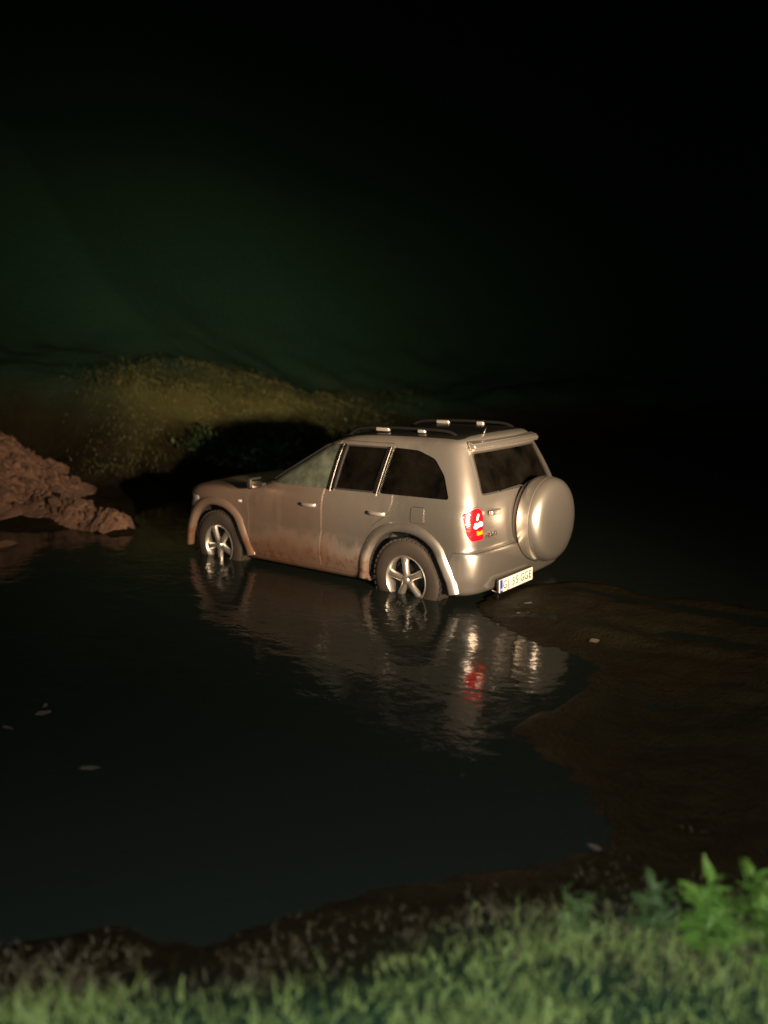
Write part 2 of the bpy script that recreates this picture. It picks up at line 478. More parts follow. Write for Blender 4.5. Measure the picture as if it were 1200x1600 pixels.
# slice table: z, x_rear, x_front, half width, rear corner offset, front corner offset
SL = [
    (0.27, -0.58, 2.92, 0.770, .16, .34),
    (0.31, -0.685, 3.06, 0.812, .16, .34),
    (0.38, -0.715, 3.16, 0.832, .16, .36),
    (0.46, -0.735, 3.20, 0.848, .16, .36),
    (0.56, -0.742, 3.235, 0.852, .16, .36),
    (0.645, -0.738, 3.24, 0.846, .16, .36),
    (0.675, -0.716, 3.235, 0.840, .15, .36),
    (0.70, -0.698, 3.23, 0.839, .14, .36),
    (0.80, -0.695, 3.20, 0.843, .14, .38),
    (0.88, -0.692, 3.18, 0.843, .14, .34),
    (0.93, -0.688, 3.13, 0.840, .14, .34),
    (0.965, -0.686, 3.04, 0.836, .14, .36),
    (0.992, -0.684, 2.86, 0.830, .14, .38),
    (1.015, -0.681, 2.52, 0.824, .14, .38),
    (1.037, -0.678, 2.14, 0.816, .14, .34),
    (1.07, -0.673, 1.97, 0.803, .14, .30),
    (1.15, -0.650, 1.82, 0.778, .14, .28),
    (1.28, -0.600, 1.58, 0.731, .13, .27),
    (1.40, -0.548, 1.36, 0.684, .13, .26),
    (1.48, -0.512, 1.205, 0.650, .13, .25),
    (1.525, -0.492, 1.08, 0.625, .13, .25),
    (1.56, -0.478, 0.95, 0.594, .13, .25),
    (1.585, -0.455, 0.80, 0.548, .14, .25),
    (1.605, -0.40, 0.60, 0.47, .14, .25),
    (1.618, -0.29, 0.38, 0.34, .12, .2),
    (1.625, -0.10, 0.15, 0.12, .05, .1),
]
SL = np.array(SL)
def catmull(P, n):
    P = np.asarray(P, float); k = len(P); out = []
    T = np.concatenate([[2 * P[0] - P[1]], P, [2 * P[-1] - P[-2]]])
    for i in range(k - 1):
        p0, p1, p2, p3 = T[i:i + 4]
        for j in range(n):
            t = j / n
            m1 = (p2 - p0) / 2; m2 = (p3 - p1) / 2
            # limit tangents so features stay put
            d = p2 - p1
            m1 = np.where(np.sign(m1) == np.sign(d), np.sign(d) * np.minimum(np.abs(m1), 2 * np.abs(d)), 0 * m1)
            m2 = np.where(np.sign(m2) == np.sign(d), np.sign(d) * np.minimum(np.abs(m2), 2 * np.abs(d)), 0 * m2)
            h = (2 * t**3 - 3 * t**2 + 1) * p1 + (t**3 - 2 * t**2 + t) * m1 + (-2 * t**3 + 3 * t**2) * p2 + (t**3 - t**2) * m2
            out.append(h)
    out.append(P[-1]); return np.array(out)
SLD = catmull(SL, 4)
def outline(row):
    z, xr, xf, w, rr, rf = row
    L = xf - xr; k = min(1, L / 1.6)
    c = [(xr, 0), (xr + .004 * k, .40 * w), (xr + .022 * k, .72 * w), (xr + rr * .33 * k, .875 * w), (xr + rr * .80 * k, .958 * w), (xr + rr * 1.7 * k, .992 * w), (xr + .40 * L if L < 1.5 else xr + .62, w)]
    if L >= 1.5: c += [(xr + (xf - xr) * .5, w * 1.002)]
    c += [(xf - rf * 2.2 * k, .995 * w), (xf - rf * 1.25 * k, .97 * w), (xf - rf * .72 * k, .915 * w), (xf - rf * .34 * k, .78 * w), (xf - rf * .10 * k, .46 * w), (xf, 0)]
    c = np.array(c)
    # arc-length resample for an even, comparable ring
    d = catmull(c, 8)
    s = np.concatenate([[0], np.cumsum(np.hypot(*np.diff(d, axis=0).T))])
    # put more samples at the corners: fixed fractions per control span keep rings aligned
    return d
rings = []
for row in SLD:
    d = outline(row)
    n_h = 56
    # resample to n_h with blend of index and arc length
    s = np.concatenate([[0], np.cumsum(np.hypot(*np.diff(d, axis=0).T))]); s /= s[-1]
    i = np.linspace(0, 1, len(d)); par = 0.5 * s + 0.5 * i
    u = np.linspace(0, 1, n_h)
    h = np.stack([np.interp(u, par, d[:, 0]), np.interp(u, par, d[:, 1])], 1)
    full = np.concatenate([h, h[-2:0:-1] * [1, -1]])
    rings.append(np.concatenate([full, np.full((len(full), 1), row[0])], 1))
rings = np.array(rings)
NR, NP = rings.shape[:2]
def crown(v):
    # the bonnet is crowned: a little higher in the middle; roof too
    return v
skinV = rings.reshape(-1, 3)
skinF = []
for i in range(NR - 1):
    for j in range(NP):
        a = i * NP + j; b = i * NP + (j + 1) % NP
        skinF.append((a, a + NP, b + NP, b))
skinF.append(tuple(range(NP)))
skinF.append(tuple(reversed(range((NR - 1) * NP, NR * NP))))
skin = mesh_from('skin', skinV, skinF, True)
bm = bmesh.new(); bm.from_mesh(skin); bmesh.ops.recalc_face_normals(bm, faces=bm.faces); bm.to_mesh(skin); bm.free()
skin.update()
nrm = np.array([v.normal[:] for v in skin.vertices])
if (nrm[:, 1] * skinV[:, 1]).sum() < 0:
    skin.flip_normals(); skin.update(); nrm = np.array([v.normal[:] for v in skin.vertices])
polysF = [tuple(p.vertices) for p in skin.polygons]
tris = []
for p in polysF[:-2]:
    tris += [(p[0], p[1], p[2]), (p[0], p[2], p[3])]
BVH = BVHTree.FromPolygons([tuple(v) for v in skinV], tris)
def skin_normal(co):
    loc, n, fi, d = BVH.find_nearest(co)
    a, b, c = tris[fi]
    v = barycentric_transform(loc, Vector(skinV[a]), Vector(skinV[b]), Vector(skinV[c]), Vector(nrm[a]), Vector(nrm[b]), Vector(nrm[c]))
    return v.normalized(), d
def shell(o1, o2, name):
    A = skinV + nrm * o1; B = skinV + nrm * o2
    n = len(skinV)
    return mesh_from(name, np.concatenate([A, B]), polysF + [tuple(reversed([k + n for k in p])) for p in polysF])

tmp_objs = []
def tmp(me):
    o = bpy.data.objects.new('tmp', me); COL.objects.link(o); tmp_objs.append(o); return o
def boolean(me, ops):
    """ops: list of ('DIFFERENCE' or 'INTERSECT', mesh); returns a new mesh"""
    o = tmp(me)
    for op, c in ops:
        md = o.modifiers.new('b', 'BOOLEAN'); md.operation = op; md.solver = 'EXACT'; md.object = tmp(c)
    bpy.context.view_layer.update()
    dg = bpy.context.evaluated_depsgraph_get()
    r = bpy.data.meshes.new_from_object(o.evaluated_get(dg))
    for t in tmp_objs: bpy.data.objects.remove(t)
    tmp_objs.clear()
    return r
def prism(poly, a0, a1, ax='y', origin=None, frame=None):
    """extrude a 2-D outline; ax 'y': outline in (x, z); ax 'x': outline in (y, z); ax 'f': frame=(u, v, w) at origin"""
    n = len(poly); V = []
    for a in (a0, a1):
        for p, q in poly:
            if ax == 'y': V.append((p, a, q))
            elif ax == 'x': V.append((a, p, q))
            else: V.append(tuple(origin + frame[0] * p + frame[1] * q + frame[2] * a))
    F = [tuple(range(n)), tuple(range(2 * n - 1, n - 1, -1))]
    for i in range(n): F.append((i, i + n, (i + 1) % n + n, (i + 1) % n))
    me = mesh_from('prism', V, F)
    bm = bmesh.new(); bm.from_mesh(me); bmesh.ops.recalc_face_normals(bm, faces=bm.faces); bm.to_mesh(me); bm.free()
    return me
def offset_poly(poly, d):
    P = np.array(poly); n = len(P)
    area = sum(P[i][0] * P[(i + 1) % n][1] - P[(i + 1) % n][0] * P[i][1] for i in range(n))
    s = 1 if area > 0 else -1
    out = []
    for i in range(n):
        a, b, c = P[i - 1], P[i], P[(i + 1) % n]
        e1 = (b - a) / np.linalg.norm(b - a); e2 = (c - b) / np.linalg.norm(c - b)
        n1 = np.array([e1[1], -e1[0]]) * s; n2 = np.array([e2[1], -e2[0]]) * s
        nn = n1 + n2; nn /= max(1e-6, np.linalg.norm(nn))
        out.append(tuple(b + nn * d / max(.4, nn @ n1)))
    return out
def round_poly(poly, r=0.04, n=4):
    P = [np.array(p, float) for p in poly]; out = []
    for i in range(len(P)):
        a, b, c = P[i - 1], P[i], P[(i + 1) % len(P)]
        la, lc = np.linalg.norm(a - b), np.linalg.norm(c - b)
        k = min(r, la * .45, lc * .45)
        p, q = b + (a - b) / la * k, b + (c - b) / lc * k
        for j in range(n + 1):
            t = j / n
            out.append(tuple((1 - t) ** 2 * p + 2 * t * (1 - t) * b + t * t * q))
    return out
def finish(me, sink=0.0):
    """smooth normals taken from the body skin, so cut panels keep one continuous reflection"""
    me.polygons.foreach_set('use_smooth', [True] * len(me.polygons))
    cache = {}
    nl = [None] * len(me.loops)
    for p in me.polygons:
        pn = p.normal
        for li in p.loop_indices:
            vi = me.loops[li].vertex_index
            if vi not in cache: cache[vi] = skin_normal(me.vertices[vi].co)
            sn, d = cache[vi]
            nl[li] = tuple(sn) if (d < 0.012 and sn.dot(pn) > 0.8) else tuple(pn)
    me.normals_split_custom_set(nl)
    return me
def mir(poly): return poly

# outlines (x, z) in the side view
WIN_F = round_poly([(0.915, 1.085), (0.86, 1.49), (1.06, 1.482), (1.25, 1.405), (1.50, 1.275), (1.79, 1.12), (1.83, 1.085)], .03)
WIN_R = round_poly([(0.845, 1.088), (0.80, 1.492), (0.30, 1.494), (0.365, 1.092)], .03)
WIN_Q = round_poly([(0.315, 1.095), (0.25, 1.492), (-0.03, 1.480), (-0.22, 1.42), (-0.35, 1.29), (-0.430, 1.115), (-0.415, 1.10)], .04)
DOOR_F = round_poly([(0.955, 1.06), (0.88, 1.525), (1.08, 1.515), (1.28, 1.43), (1.55, 1.29), (1.84, 1.13), (1.945, 1.01), (1.985, .85), (1.975, .55), (1.93, .34), (1.0, .335), (0.985, .55), (0.965, .8)], .03)
DOOR_R = round_poly([(0.945, 1.06), (0.87, 1.525), (0.235, 1.525), (0.16, 1.27), (0.14, 1.03), (0.17, .93), (0.36, .80), (0.50, .58), (0.54, .335), (0.99, .335), (0.975, .55), (0.955, .8)], .03)
ARCH = [(-.475, .20), (-.455, .38), (-.40, .55), (-.31, .69), (-.17, .775), (0, .80), (.17, .775), (.31, .69), (.40, .55), (.445, .38), (.455, .20)]
FUEL = round_poly([(-.075, .88), (-.075, 1.02), (-.215, 1.02), (-.215, .88)], .02)
REARWIN = round_poly([(-.60, 1.125), (.60, 1.125), (.525, 1.475), (-.525, 1.475)], .045)
GATE = round_poly([(-.675, .475), (.675, .475), (.70, .70), (.69, 1.03), (.635, 1.13), (.555, 1.515), (-.555, 1.515), (-.635, 1.13), (-.69, 1.03), (-.70, .70)], .03)
BUMPER = [(-1.0, .20), (-1.0, .672), (-.50, .672), (-.47, .60), (-.43, .47), (-.42, .20)]
FBUMPER = [(3.5, .20), (3.5, .66), (2.98, .66), (2.93, .50), (2.90, .20)]
BONNET = round_poly([(-.62, 0), (-.70, 1), (-.66, 1.16), (0, 1.24), (.66, 1.16), (.70, 1), (.62, 0)], .02)

# tail lamp: seen along the diagonal of the rear corner
DG = Vector((-1, 1, 0)).normalized(); DU = Vector((-1, -1, 0)).normalized(); UP = Vector((0, 0, 1))
TLO = Vector((-.668, .745, 0.018))
LAMP_O = round_poly([(-.118, .985), (.03, 1.035), (.085, 1.00), (.098, .90), (.098, .745), (-.035, .738), (-.080, .80)], .03)

def side_prism(poly, left=True, a=(.30, 1.3)):
    return prism(poly, a[0], a[1]) if left else prism(poly, -a[1], -a[0])

shell_me = shell(0, -.035, 'shell')
ops = []
for L in (True, False):
    for wx in (0.0, 2.49):
        ops.append(('DIFFERENCE', side_prism([(x + wx, z) for x, z in ARCH], L, (.42, 1.3))))
    for w in (WIN_F, WIN_R, WIN_Q): ops.append(('DIFFERENCE', side_prism(w, L, (.25, 1.3))))
ops.append(('DIFFERENCE', prism(REARWIN, -1.2, -.25, 'x')))
# windscreen: outline in (y, z), cut from the front
SCREEN = round_poly([(-.70, 1.09), (.70, 1.09), (.555, 1.475), (-.555, 1.475)], .05)
ops.append(('DIFFERENCE', prism(SCREEN, .85, 2.6, 'x')))
base = boolean(shell_me, ops)
def lamp_prism(left):
    f = (DU, UP, DG) if left else (Vector((-1, 1, 0)).normalized(), UP, Vector((-1, -1, 0)).normalized())
    o = TLO.copy()
    if not left: o.y = -o.y
    return prism(LAMP_O, -.25, .4, 'f', o, f)
cut = []
for L in (True, False):
    cut += [('DIFFERENCE', side_prism(DOOR_F, L)), ('DIFFERENCE', side_prism(DOOR_R, L)), ('DIFFERENCE', lamp_prism(L))]
gate_grow = GATE
cut += [('DIFFERENCE', prism(GATE, -1.2, -.40, 'x'))]
bump_box = prism(BUMPER, -1.2, 1.2)
fb_box = prism(FBUMPER, -1.2, 1.2)
cut += [('DIFFERENCE', bump_box), ('DIFFERENCE', fb_box), ('DIFFERENCE', side_prism(FUEL, True))]
body = finish(boolean(base.copy(), cut))
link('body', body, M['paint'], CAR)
G = -0.004
for L in (True, False):
    for nm, dp, lab in (('front_door', DOOR_F, 'mud-smeared front door'), ('rear_door', DOOR_R, 'rear door with brown mud along its sill')):
        d = finish(boolean(base.copy(), [('INTERSECT', side_prism(offset_poly(dp, G), L))]))
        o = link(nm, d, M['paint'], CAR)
        for v in d.vertices: v.co.y += (1 if L else -1) * (0.003 + 0.008 * ((1.45 if nm == 'front_door' else .55) - v.co.x))
        if L: o['label'] = lab
        # handle: cup plate and grip bar
        hx = 1.13 if nm == 'front_door' else 0.30
        sgn = 1 if L else -1
        yb = BVH.ray_cast(Vector((hx, 2 * sgn, .925)), Vector((0, -sgn, 0)))[0].y
        bmh = bmesh.new()
        pts = [(-.10, -.004), (-.085, .022), (-.03, .034), (.03, .034), (.085, .022), (.10, -.004)]
        ringsH = []
        for px_, py_ in pts:
            rr_ = .013
            ringsH.append([bmh.verts.new((hx + px_, yb + sgn * (py_ + rr_ * .7 * math.cos(a)), .925 + rr_ * 1.25 * math.sin(a))) for a in [k * math.pi / 4 for k in range(8)]])
        for r0, r1 in zip(ringsH, ringsH[1:]):
            for k in range(8): bmh.faces.new((r0[k], r0[(k + 1) % 8], r1[(k + 1) % 8], r1[k]))
        bmh.faces.new(ringsH[0]); bmh.faces.new(ringsH[-1][::-1])
        bmesh.ops.recalc_face_normals(bmh, faces=bmh.faces)
        hm = bpy.data.meshes.new('handle'); bmh.to_mesh(hm); bmh.free(); smooth_angle(hm, 60)
        link('door_handle', hm, M['rail'], o)
fd = finish(boolean(base.copy(), [('INTERSECT', side_prism(offset_poly(FUEL, G), True))]))
link('fuel_flap', fd, M['paint'], CAR).location.y = 0.006
gate_me = finish(boolean(base.copy(), [('INTERSECT', prism(offset_poly(GATE, -.004), -1.2, -.40, 'x'))] + [('DIFFERENCE', lamp_prism(L)) for L in (True, False)] + [('DIFFERENCE', bump_box)]))
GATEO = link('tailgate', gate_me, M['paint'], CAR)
BUMP = [(-1.0, .20), (-1.0, .668), (-.503, .668), (-.474, .60), (-.434, .47), (-.424, .20)]
rb = finish(boolean(base.copy(), [('INTERSECT', prism(BUMP, -1.2, 1.2))]))
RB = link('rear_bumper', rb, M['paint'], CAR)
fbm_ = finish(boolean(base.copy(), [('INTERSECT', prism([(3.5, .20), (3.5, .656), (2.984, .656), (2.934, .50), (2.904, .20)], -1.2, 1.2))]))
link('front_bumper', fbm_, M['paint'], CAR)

# glazing: thin sheets set back in the openings, ringed by black seals
glass_me = shell(-.010, -.015, 'glass')
seal_me = shell(.0015, -.022, 'seal')
def pane(nm, prf, poly, mat):
    g = finish(boolean(glass_me.copy(), [('INTERSECT', prf(offset_poly(poly, .008)))]))
    o = link(nm, g, M[mat], CAR)
    s = finish(boolean(seal_me.copy(), [('INTERSECT', prf(offset_poly(poly, -.0005))), ('DIFFERENCE', prf(offset_poly(poly, -.014)))]))
    link('seal', s, M['black_plastic'], o)
    return o
strips = []
for L in (True, False):
    P_ = lambda poly, L=L: side_prism(poly, L, (.25, 1.3))
    pane('front_side_window', P_, WIN_F, 'glass')
    pane('rear_side_window', P_, WIN_R, 'glass_dark')
    pane('quarter_window', P_, WIN_Q, 'glass_dark')
    # black pillar strips between the panes
    for nm, pl in (('pillar_trim', [(.842, 1.08), (.797, 1.495), (.837, 1.495), (.880, 1.08)]), ('pillar_trim', [(.887, 1.08), (.843, 1.495), (.865, 1.495), (.920, 1.08)]),
                   ('pillar_trim', [(.310, 1.09), (.246, 1.495), (.262, 1.495), (.326, 1.09)]), ('pillar_trim', [(.333, 1.09), (.269, 1.495), (.306, 1.495), (.370, 1.09)])):
        tm = finish(boolean(shell(.006, -.002, 'trim'), [('INTERSECT', side_prism(pl, L))]))
        link(nm, tm, M['gloss_black'], CAR)
    for xa, xb in ((.8835, .840), (.3295, .2655)):
        pts = []
        for t_ in np.linspace(0, 1, 7):
            zq = 1.07 + t_ * .42; xq = xa + (xb - xa) * t_; sgn = 1 if L else -1
            pts.append((xq, BVH.ray_cast(Vector((xq, 2 * sgn, zq)), Vector((0, -sgn, 0)))[0].y + sgn * .004, zq))
        strips.append((pts, L))
pane('rear_window', lambda p: prism(p, -1.2, -.25, 'x'), REARWIN, 'glass_dark')
pane('windscreen', lambda p: prism(p, .85, 2.6, 'x'), SCREEN, 'glass')

# tail lamps: red lens with painted white glints, an amber chamber and a pale surround
def band(z0, z1, a0=-.3, a1=.3): return [(a0, z0), (a1, z0), (a1, z1), (a0, z1)]
for L in (True, False):
    f = (DU, UP, DG) if L else (Vector((-1, 1, 0)).normalized(), UP, Vector((-1, -1, 0)).normalized())
    o0 = TLO.copy(); o0.y *= 1 if L else -1
    lens_shell = shell(.006, -.03, 'lens')
    def chunk(poly, name=None, extra=(), sh=None):
        return finish(boolean((sh or lens_shell).copy(), [('INTERSECT', prism(offset_poly(LAMP_O, -.010), -.25, .4, 'f', o0, f)), ('INTERSECT', prism(poly, -.25, .4, 'f', o0, f))]))
    red = link('tail_light', chunk([(-.3, .6), (.3, .6), (.3, 1.2), (-.3, 1.2)]), M['red_lens'], CAR)
    if L: red['label'] = 'red tail light with white and amber chambers'
    ws = shell(.0085, -.002, 'chamber')
    link('reversing_lamp', chunk(round_poly([(-.012, .862), (.012, .850), (.04, .866), (.078, .868), (.080, .900), (.052, .912), (.030, .896), (.002, .906)], .010), sh=ws), M['white_lens'], red)
    link('reflector', chunk(round_poly([(.016, .922), (.030, .918), (.046, .968), (.034, .978), (.022, .955)], .006), sh=ws), M['white_lens'], red)  # white blob and streak are lens highlights painted as shapes
    link('indicator_lamp', chunk(round_poly([(0.02, .795), (.076, .80), (.078, .838), (.045, .825), (.018, .838)], .008), sh=ws), M['amber_lens'], red)
    rim = finish(boolean(shell(.004, -.03, 'rim'), [('INTERSECT', prism(offset_poly(LAMP_O, -.002), -.25, .4, 'f', o0, f)), ('DIFFERENCE', prism(offset_poly(LAMP_O, -.011), -.25, .4, 'f', o0, f))]))
    link('lamp_surround', rim, M['paint'], red)
    # head lamps on the nose (they face away from us)
    sg = 1 if L else -1
    hl = finish(boolean(shell(.004, -.03, 'hl'), [('INTERSECT', prism(round_poly([(.40 * sg, .70), (.80 * sg, .74), (.83 * sg, .86), (.44 * sg, .86)], .03), 2.8, 3.5, 'x'))]))
    link('headlight', hl, M['clear_lens'], CAR)

# wheel arches: flares swept along the opening, and dark liners
FL = catmull([(-.505, .315), (-.475, .42), (-.425, .55), (-.335, .70), (-.185, .798), (0, .828), (.185, .798), (.335, .70), (.425, .55), (.465, .42), (.485, .315)], 4)
def flare(wx, sg):
    P = FL.copy(); n = len(P)
    tang = np.gradient(P, axis=0); tang /= np.linalg.norm(tang, axis=1)[:, None]
    nor = np.stack([-tang[:, 1], tang[:, 0]], 1)   # outward from the wheel
    prof = [(-.038, -.030), (-.036, .016), (-.026, .027), (-.006, .030), (.022, .024), (.044, .010), (.056, -.010)]
    V = []; 
    for i in range(n):
        for a, b in prof:
            x, z = P[i] + nor[i] * a
            hit = BVH.ray_cast(Vector((x + wx, 2 * sg, z)), Vector((0, -sg, 0)))[0]
            yb = abs(hit.y) if hit else .80
            yb = max(yb, .832)
            V.append((x + wx, sg * (yb + b), z))
    k = len(prof); F = []
    for i in range(n - 1):
        for j in range(k - 1):
            F.append((i * k + j, i * k + j + 1, (i + 1) * k + j + 1, (i + 1) * k + j))
    F += [tuple(range(k)), tuple(range(n * k - 1, (n - 1) * k - 1, -1))]
    me = mesh_from('flare', V, F)
    bm = bmesh.new(); bm.from_mesh(me); bmesh.ops.recalc_face_normals(bm, faces=bm.faces); bm.to_mesh(me); bm.free()
    smooth_angle(me, 50); return me
def liner(wx, sg):
    V = []; n = len(ARCH)
    for y in (.44, .815):
        for x, z in ARCH: V.append((x * 1.01 + wx, sg * y, max(z, .345) * 1.005))
    F = [(i, i + 1, i + n + 1, i + n) for i in range(n - 1)] + [tuple(range(n))]
    return mesh_from('liner', V, F)
for wx in (0, 2.49):
    for sg in (1, -1):
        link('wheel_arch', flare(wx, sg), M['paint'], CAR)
        link('wheel_liner', liner(wx, sg), M['liner'], CAR)

# wheels
def lathe_y(prof, n=48):
    V = []; F = []; k = len(prof)
    for i in range(n):
        a = 2 * math.pi * i / n
        for r, y in prof: V.append((r * math.cos(a), y, r * math.sin(a)))
    for i in range(n):
        for j in range(k - 1):
            b = ((i + 1) % n) * k
            F.append((i * k + j, i * k + j + 1, b + j + 1, b + j))
    return V, F
def lathe_mesh(name, prof, n=48, ang=40):
    V, F = lathe_y(prof, n)
    me = mesh_from(name, V, F)
    bm = bmesh.new(); bm.from_mesh(me); bmesh.ops.remove_doubles(bm, verts=bm.verts, dist=1e-5); bmesh.ops.recalc_face_normals(bm, faces=bm.faces); bm.to_mesh(me); bm.free()
    smooth_angle(me, ang); return me
def make_tyre():
    prof = [(.215, .105), (.235, .112), (.27, .116), (.31, .112), (.338, .104), (.352, .088), (.358, .06), (.36, 0), (.358, -.06), (.352, -.088), (.31, -.112), (.235, -.11), (.215, -.10)]
    me = lathe_mesh('tyre', prof, 64)
    # tread blocks
    bm = bmesh.new(); bm.from_mesh(me)
    for i in range(44):
        a = 2 * math.pi * i / 44
        for y0, off in ((-.075, 0), (-.027, .5), (.027, 0), (.075, .5)):
            aa = a + off * 2 * math.pi / 44
            mt = Matrix.Rotation(-aa, 4, 'Y') @ Matrix.Translation((.358, y0, 0)) @ Matrix.Diagonal((.018, .040, .034, 1))
            bmesh.ops.create_cube(bm, size=1, matrix=mt)
    bm.to_mesh(me); bm.free(); smooth_angle(me, 40)
    return me
def make_rim():
    bm = bmesh.new()
    prof = [(.218, .100), (.222, .108), (.214, .113), (.204, .104), (.196, .06), (.19, -.06), (.21, -.10)]
    V, F = lathe_y(prof, 48)
    vs_ = [bm.verts.new(v) for v in V]
    for f in F: bm.faces.new([vs_[i] for i in f])
    # five tapering spokes, domed in section
    for s in range(5):
        a = math.radians(90 + 72 * s)
        secs = []
        for r, w, y in ((.035, .034, .098), (.09, .030, .104), (.15, .033, .100), (.207, .046, .092)):
            row = []
            for t, dy in ((-1, -.03), (-.82, -.006), (-.4, .004), (0, .006), (.4, .004), (.82, -.006), (1, -.03)):
                x = r; z = w * t
                row.append(bm.verts.new((x * math.cos(a) - z * math.sin(a), y + dy, x * math.sin(a) + z * math.cos(a))))
            secs.append(row)
        for r0, r1 in zip(secs, secs[1:]):
            for k in range(6): bm.faces.new((r0[k], r0[k + 1], r1[k + 1], r1[k]))
    # hub cap
    V, F = lathe_y([(.0005, .118), (.02, .117), (.03, .112), (.036, .100), (.045, .09), (.05, .05)], 24)
    vs_ = [bm.verts.new(v) for v in V]
    for f in F: bm.faces.new([vs_[i] for i in f])
    bmesh.ops.recalc_face_normals(bm, faces=bm.faces)
    me = bpy.data.meshes.new('rim'); bm.to_mesh(me); bm.free(); smooth_angle(me, 40); return me
tyre_me, rim_me = make_tyre(), make_rim()
tyre_me.materials.append(M['rubber']); rim_me.materials.append(M['alloy'])
disc_me = lathe_mesh('brake_disc', [(.001, .02), (.14, .02), (.14, .0), (.001, .0)], 32); disc_me.materials.append(M['black_plastic'])
for wx, sg, ra in ((0, 1, 8), (2.49, 1, 30), (0, -1, 50), (2.49, -1, 11)):
    w = bpy.data.objects.new('wheel', disc_me); COL.objects.link(w)
    w.parent = CAR; w.location = (wx, sg * .718, .357)
    w.rotation_euler = (0, math.radians(ra), 0 if sg > 0 else math.pi)
    for nm, me_ in (('tyre', tyre_me), ('rim', rim_me)):
        c = bpy.data.objects.new(nm, me_); COL.objects.link(c); c.parent = w

# spare wheel in its hard cover on the tailgate
SPY, SPZ = -.15, .835
prof = [(.001, .975), (.10, .9745), (.22, .971), (.295, .962), (.335, .945), (.362, .918), (.374, .880), (.376, .868), (.369, .865), (.369, .861), (.378, .858), (.380, .82), (.380, .765), (.374, .752), (.33, .748)]
V, F = lathe_y([(r, x) for r, x in prof], 64)
V = [(-(y), x + SPY, z + SPZ) for x, y, z in V]
me = mesh_from('spare_wheel_cover', V, F)
bm = bmesh.new(); bm.from_mesh(me); bmesh.ops.remove_doubles(bm, verts=bm.verts, dist=1e-4); bmesh.ops.recalc_face_normals(bm, faces=bm.faces); bm.to_mesh(me); bm.free()
smooth_angle(me, 50)
SPC = link('spare_wheel_cover', me, M['paint'], CAR)
V, F = lathe_y([(.001, .70), (.352, .70), (.352, .757), (.001, .757)], 48)
me = mesh_from('spare_tyre', [(-(y), x + SPY, z + SPZ) for x, y, z in V], F); smooth_angle(me, 40)
link('spare_tyre', me, M['rubber'], SPC)

# box helper for small trim
def box_mesh(name, cx, cy, cz, sx, sy, sz, bev=0.0):
    bm = bmesh.new(); bmesh.ops.create_cube(bm, size=1, matrix=Matrix.Translation((cx, cy, cz)) @ Matrix.Diagonal((sx, sy, sz, 1)))
    if bev: bmesh.ops.bevel(bm, geom=bm.edges[:], offset=bev, segments=3, profile=.6, affect='EDGES')
    me = bpy.data.meshes.new(name); bm.to_mesh(me); bm.free(); smooth_angle(me, 30); return me
def tube(name, P, r, n=10, cap=True, flat=1.0):
    P = [Vector(p) for p in P]; V = []; F = []
    for i, p in enumerate(P):
        d = (P[min(i + 1, len(P) - 1)] - P[max(i - 1, 0)]).normalized()
        a = d.cross(Vector((0, 0, 1)));  a = a if a.length > .1 else d.cross(Vector((0, 1, 0)))
        a.normalize(); b = a.cross(d)
        rr = r[i] if isinstance(r, (list, tuple)) else r
        for k in range(n):
            t = 2 * math.pi * k / n; V.append(tuple(p + a * rr * math.cos(t) + b * rr * flat * math.sin(t)))
    for i in range(len(P) - 1):
        for k in range(n): F.append((i * n + k, i * n + (k + 1) % n, (i + 1) * n + (k + 1) % n, (i + 1) * n + k))
    if cap: F += [tuple(range(n - 1, -1, -1)), tuple(range((len(P) - 1) * n, len(P) * n))]
    me = mesh_from(name, V, F); smooth_angle(me, 50); return me

# silver tubes painting the highlights on the door gaps between the panes
for pts, L in strips:
    link('door_edge', tube('door_edge', pts, .0042, 6), M['rail'], CAR)

# tailgate furniture
xg = -.694
TH = link('gate_handle', box_mesh('gate_handle', xg - .014, .50, .985, .034, .15, .045, .012), M['paint'], GATEO)
link('keyhole', tube('keyhole', [(xg - .03, .545, .985), (xg - .036, .545, .985)], .008), M['chrome'], TH)
def lettering(name, s, size, loc, rot, mat, parent, extrude=.003, sx=1.0):
    cu = bpy.data.curves.new(name, 'FONT'); cu.body = s; cu.size = size; cu.extrude = extrude; cu.align_x = 'CENTER'; cu.align_y = 'CENTER'; cu.resolution_u = 3
    t = bpy.data.objects.new('t', cu); COL.objects.link(t); bpy.context.view_layer.update()
    me = bpy.data.meshes.new_from_object(t.evaluated_get(bpy.context.evaluated_depsgraph_get())); bpy.data.objects.remove(t)
    o = link(name, me, mat, parent); o.matrix_local = Matrix.Translation(loc) @ rot @ Matrix.Diagonal((sx, 1, 1, 1)); return o
# text facing backwards (-x): its right is -y, its up is z
RT = Matrix(((0, 0, -1, 0), (-1, 0, 0, 0), (0, 1, 0, 0), (0, 0, 0, 1)))
for ch, yc in zip('RAV4', (.595, .555, .515, .475)):
    lettering('badge_character', ch, .056, (xg - .008, yc, .80), RT, M['chrome'], GATEO, .004)
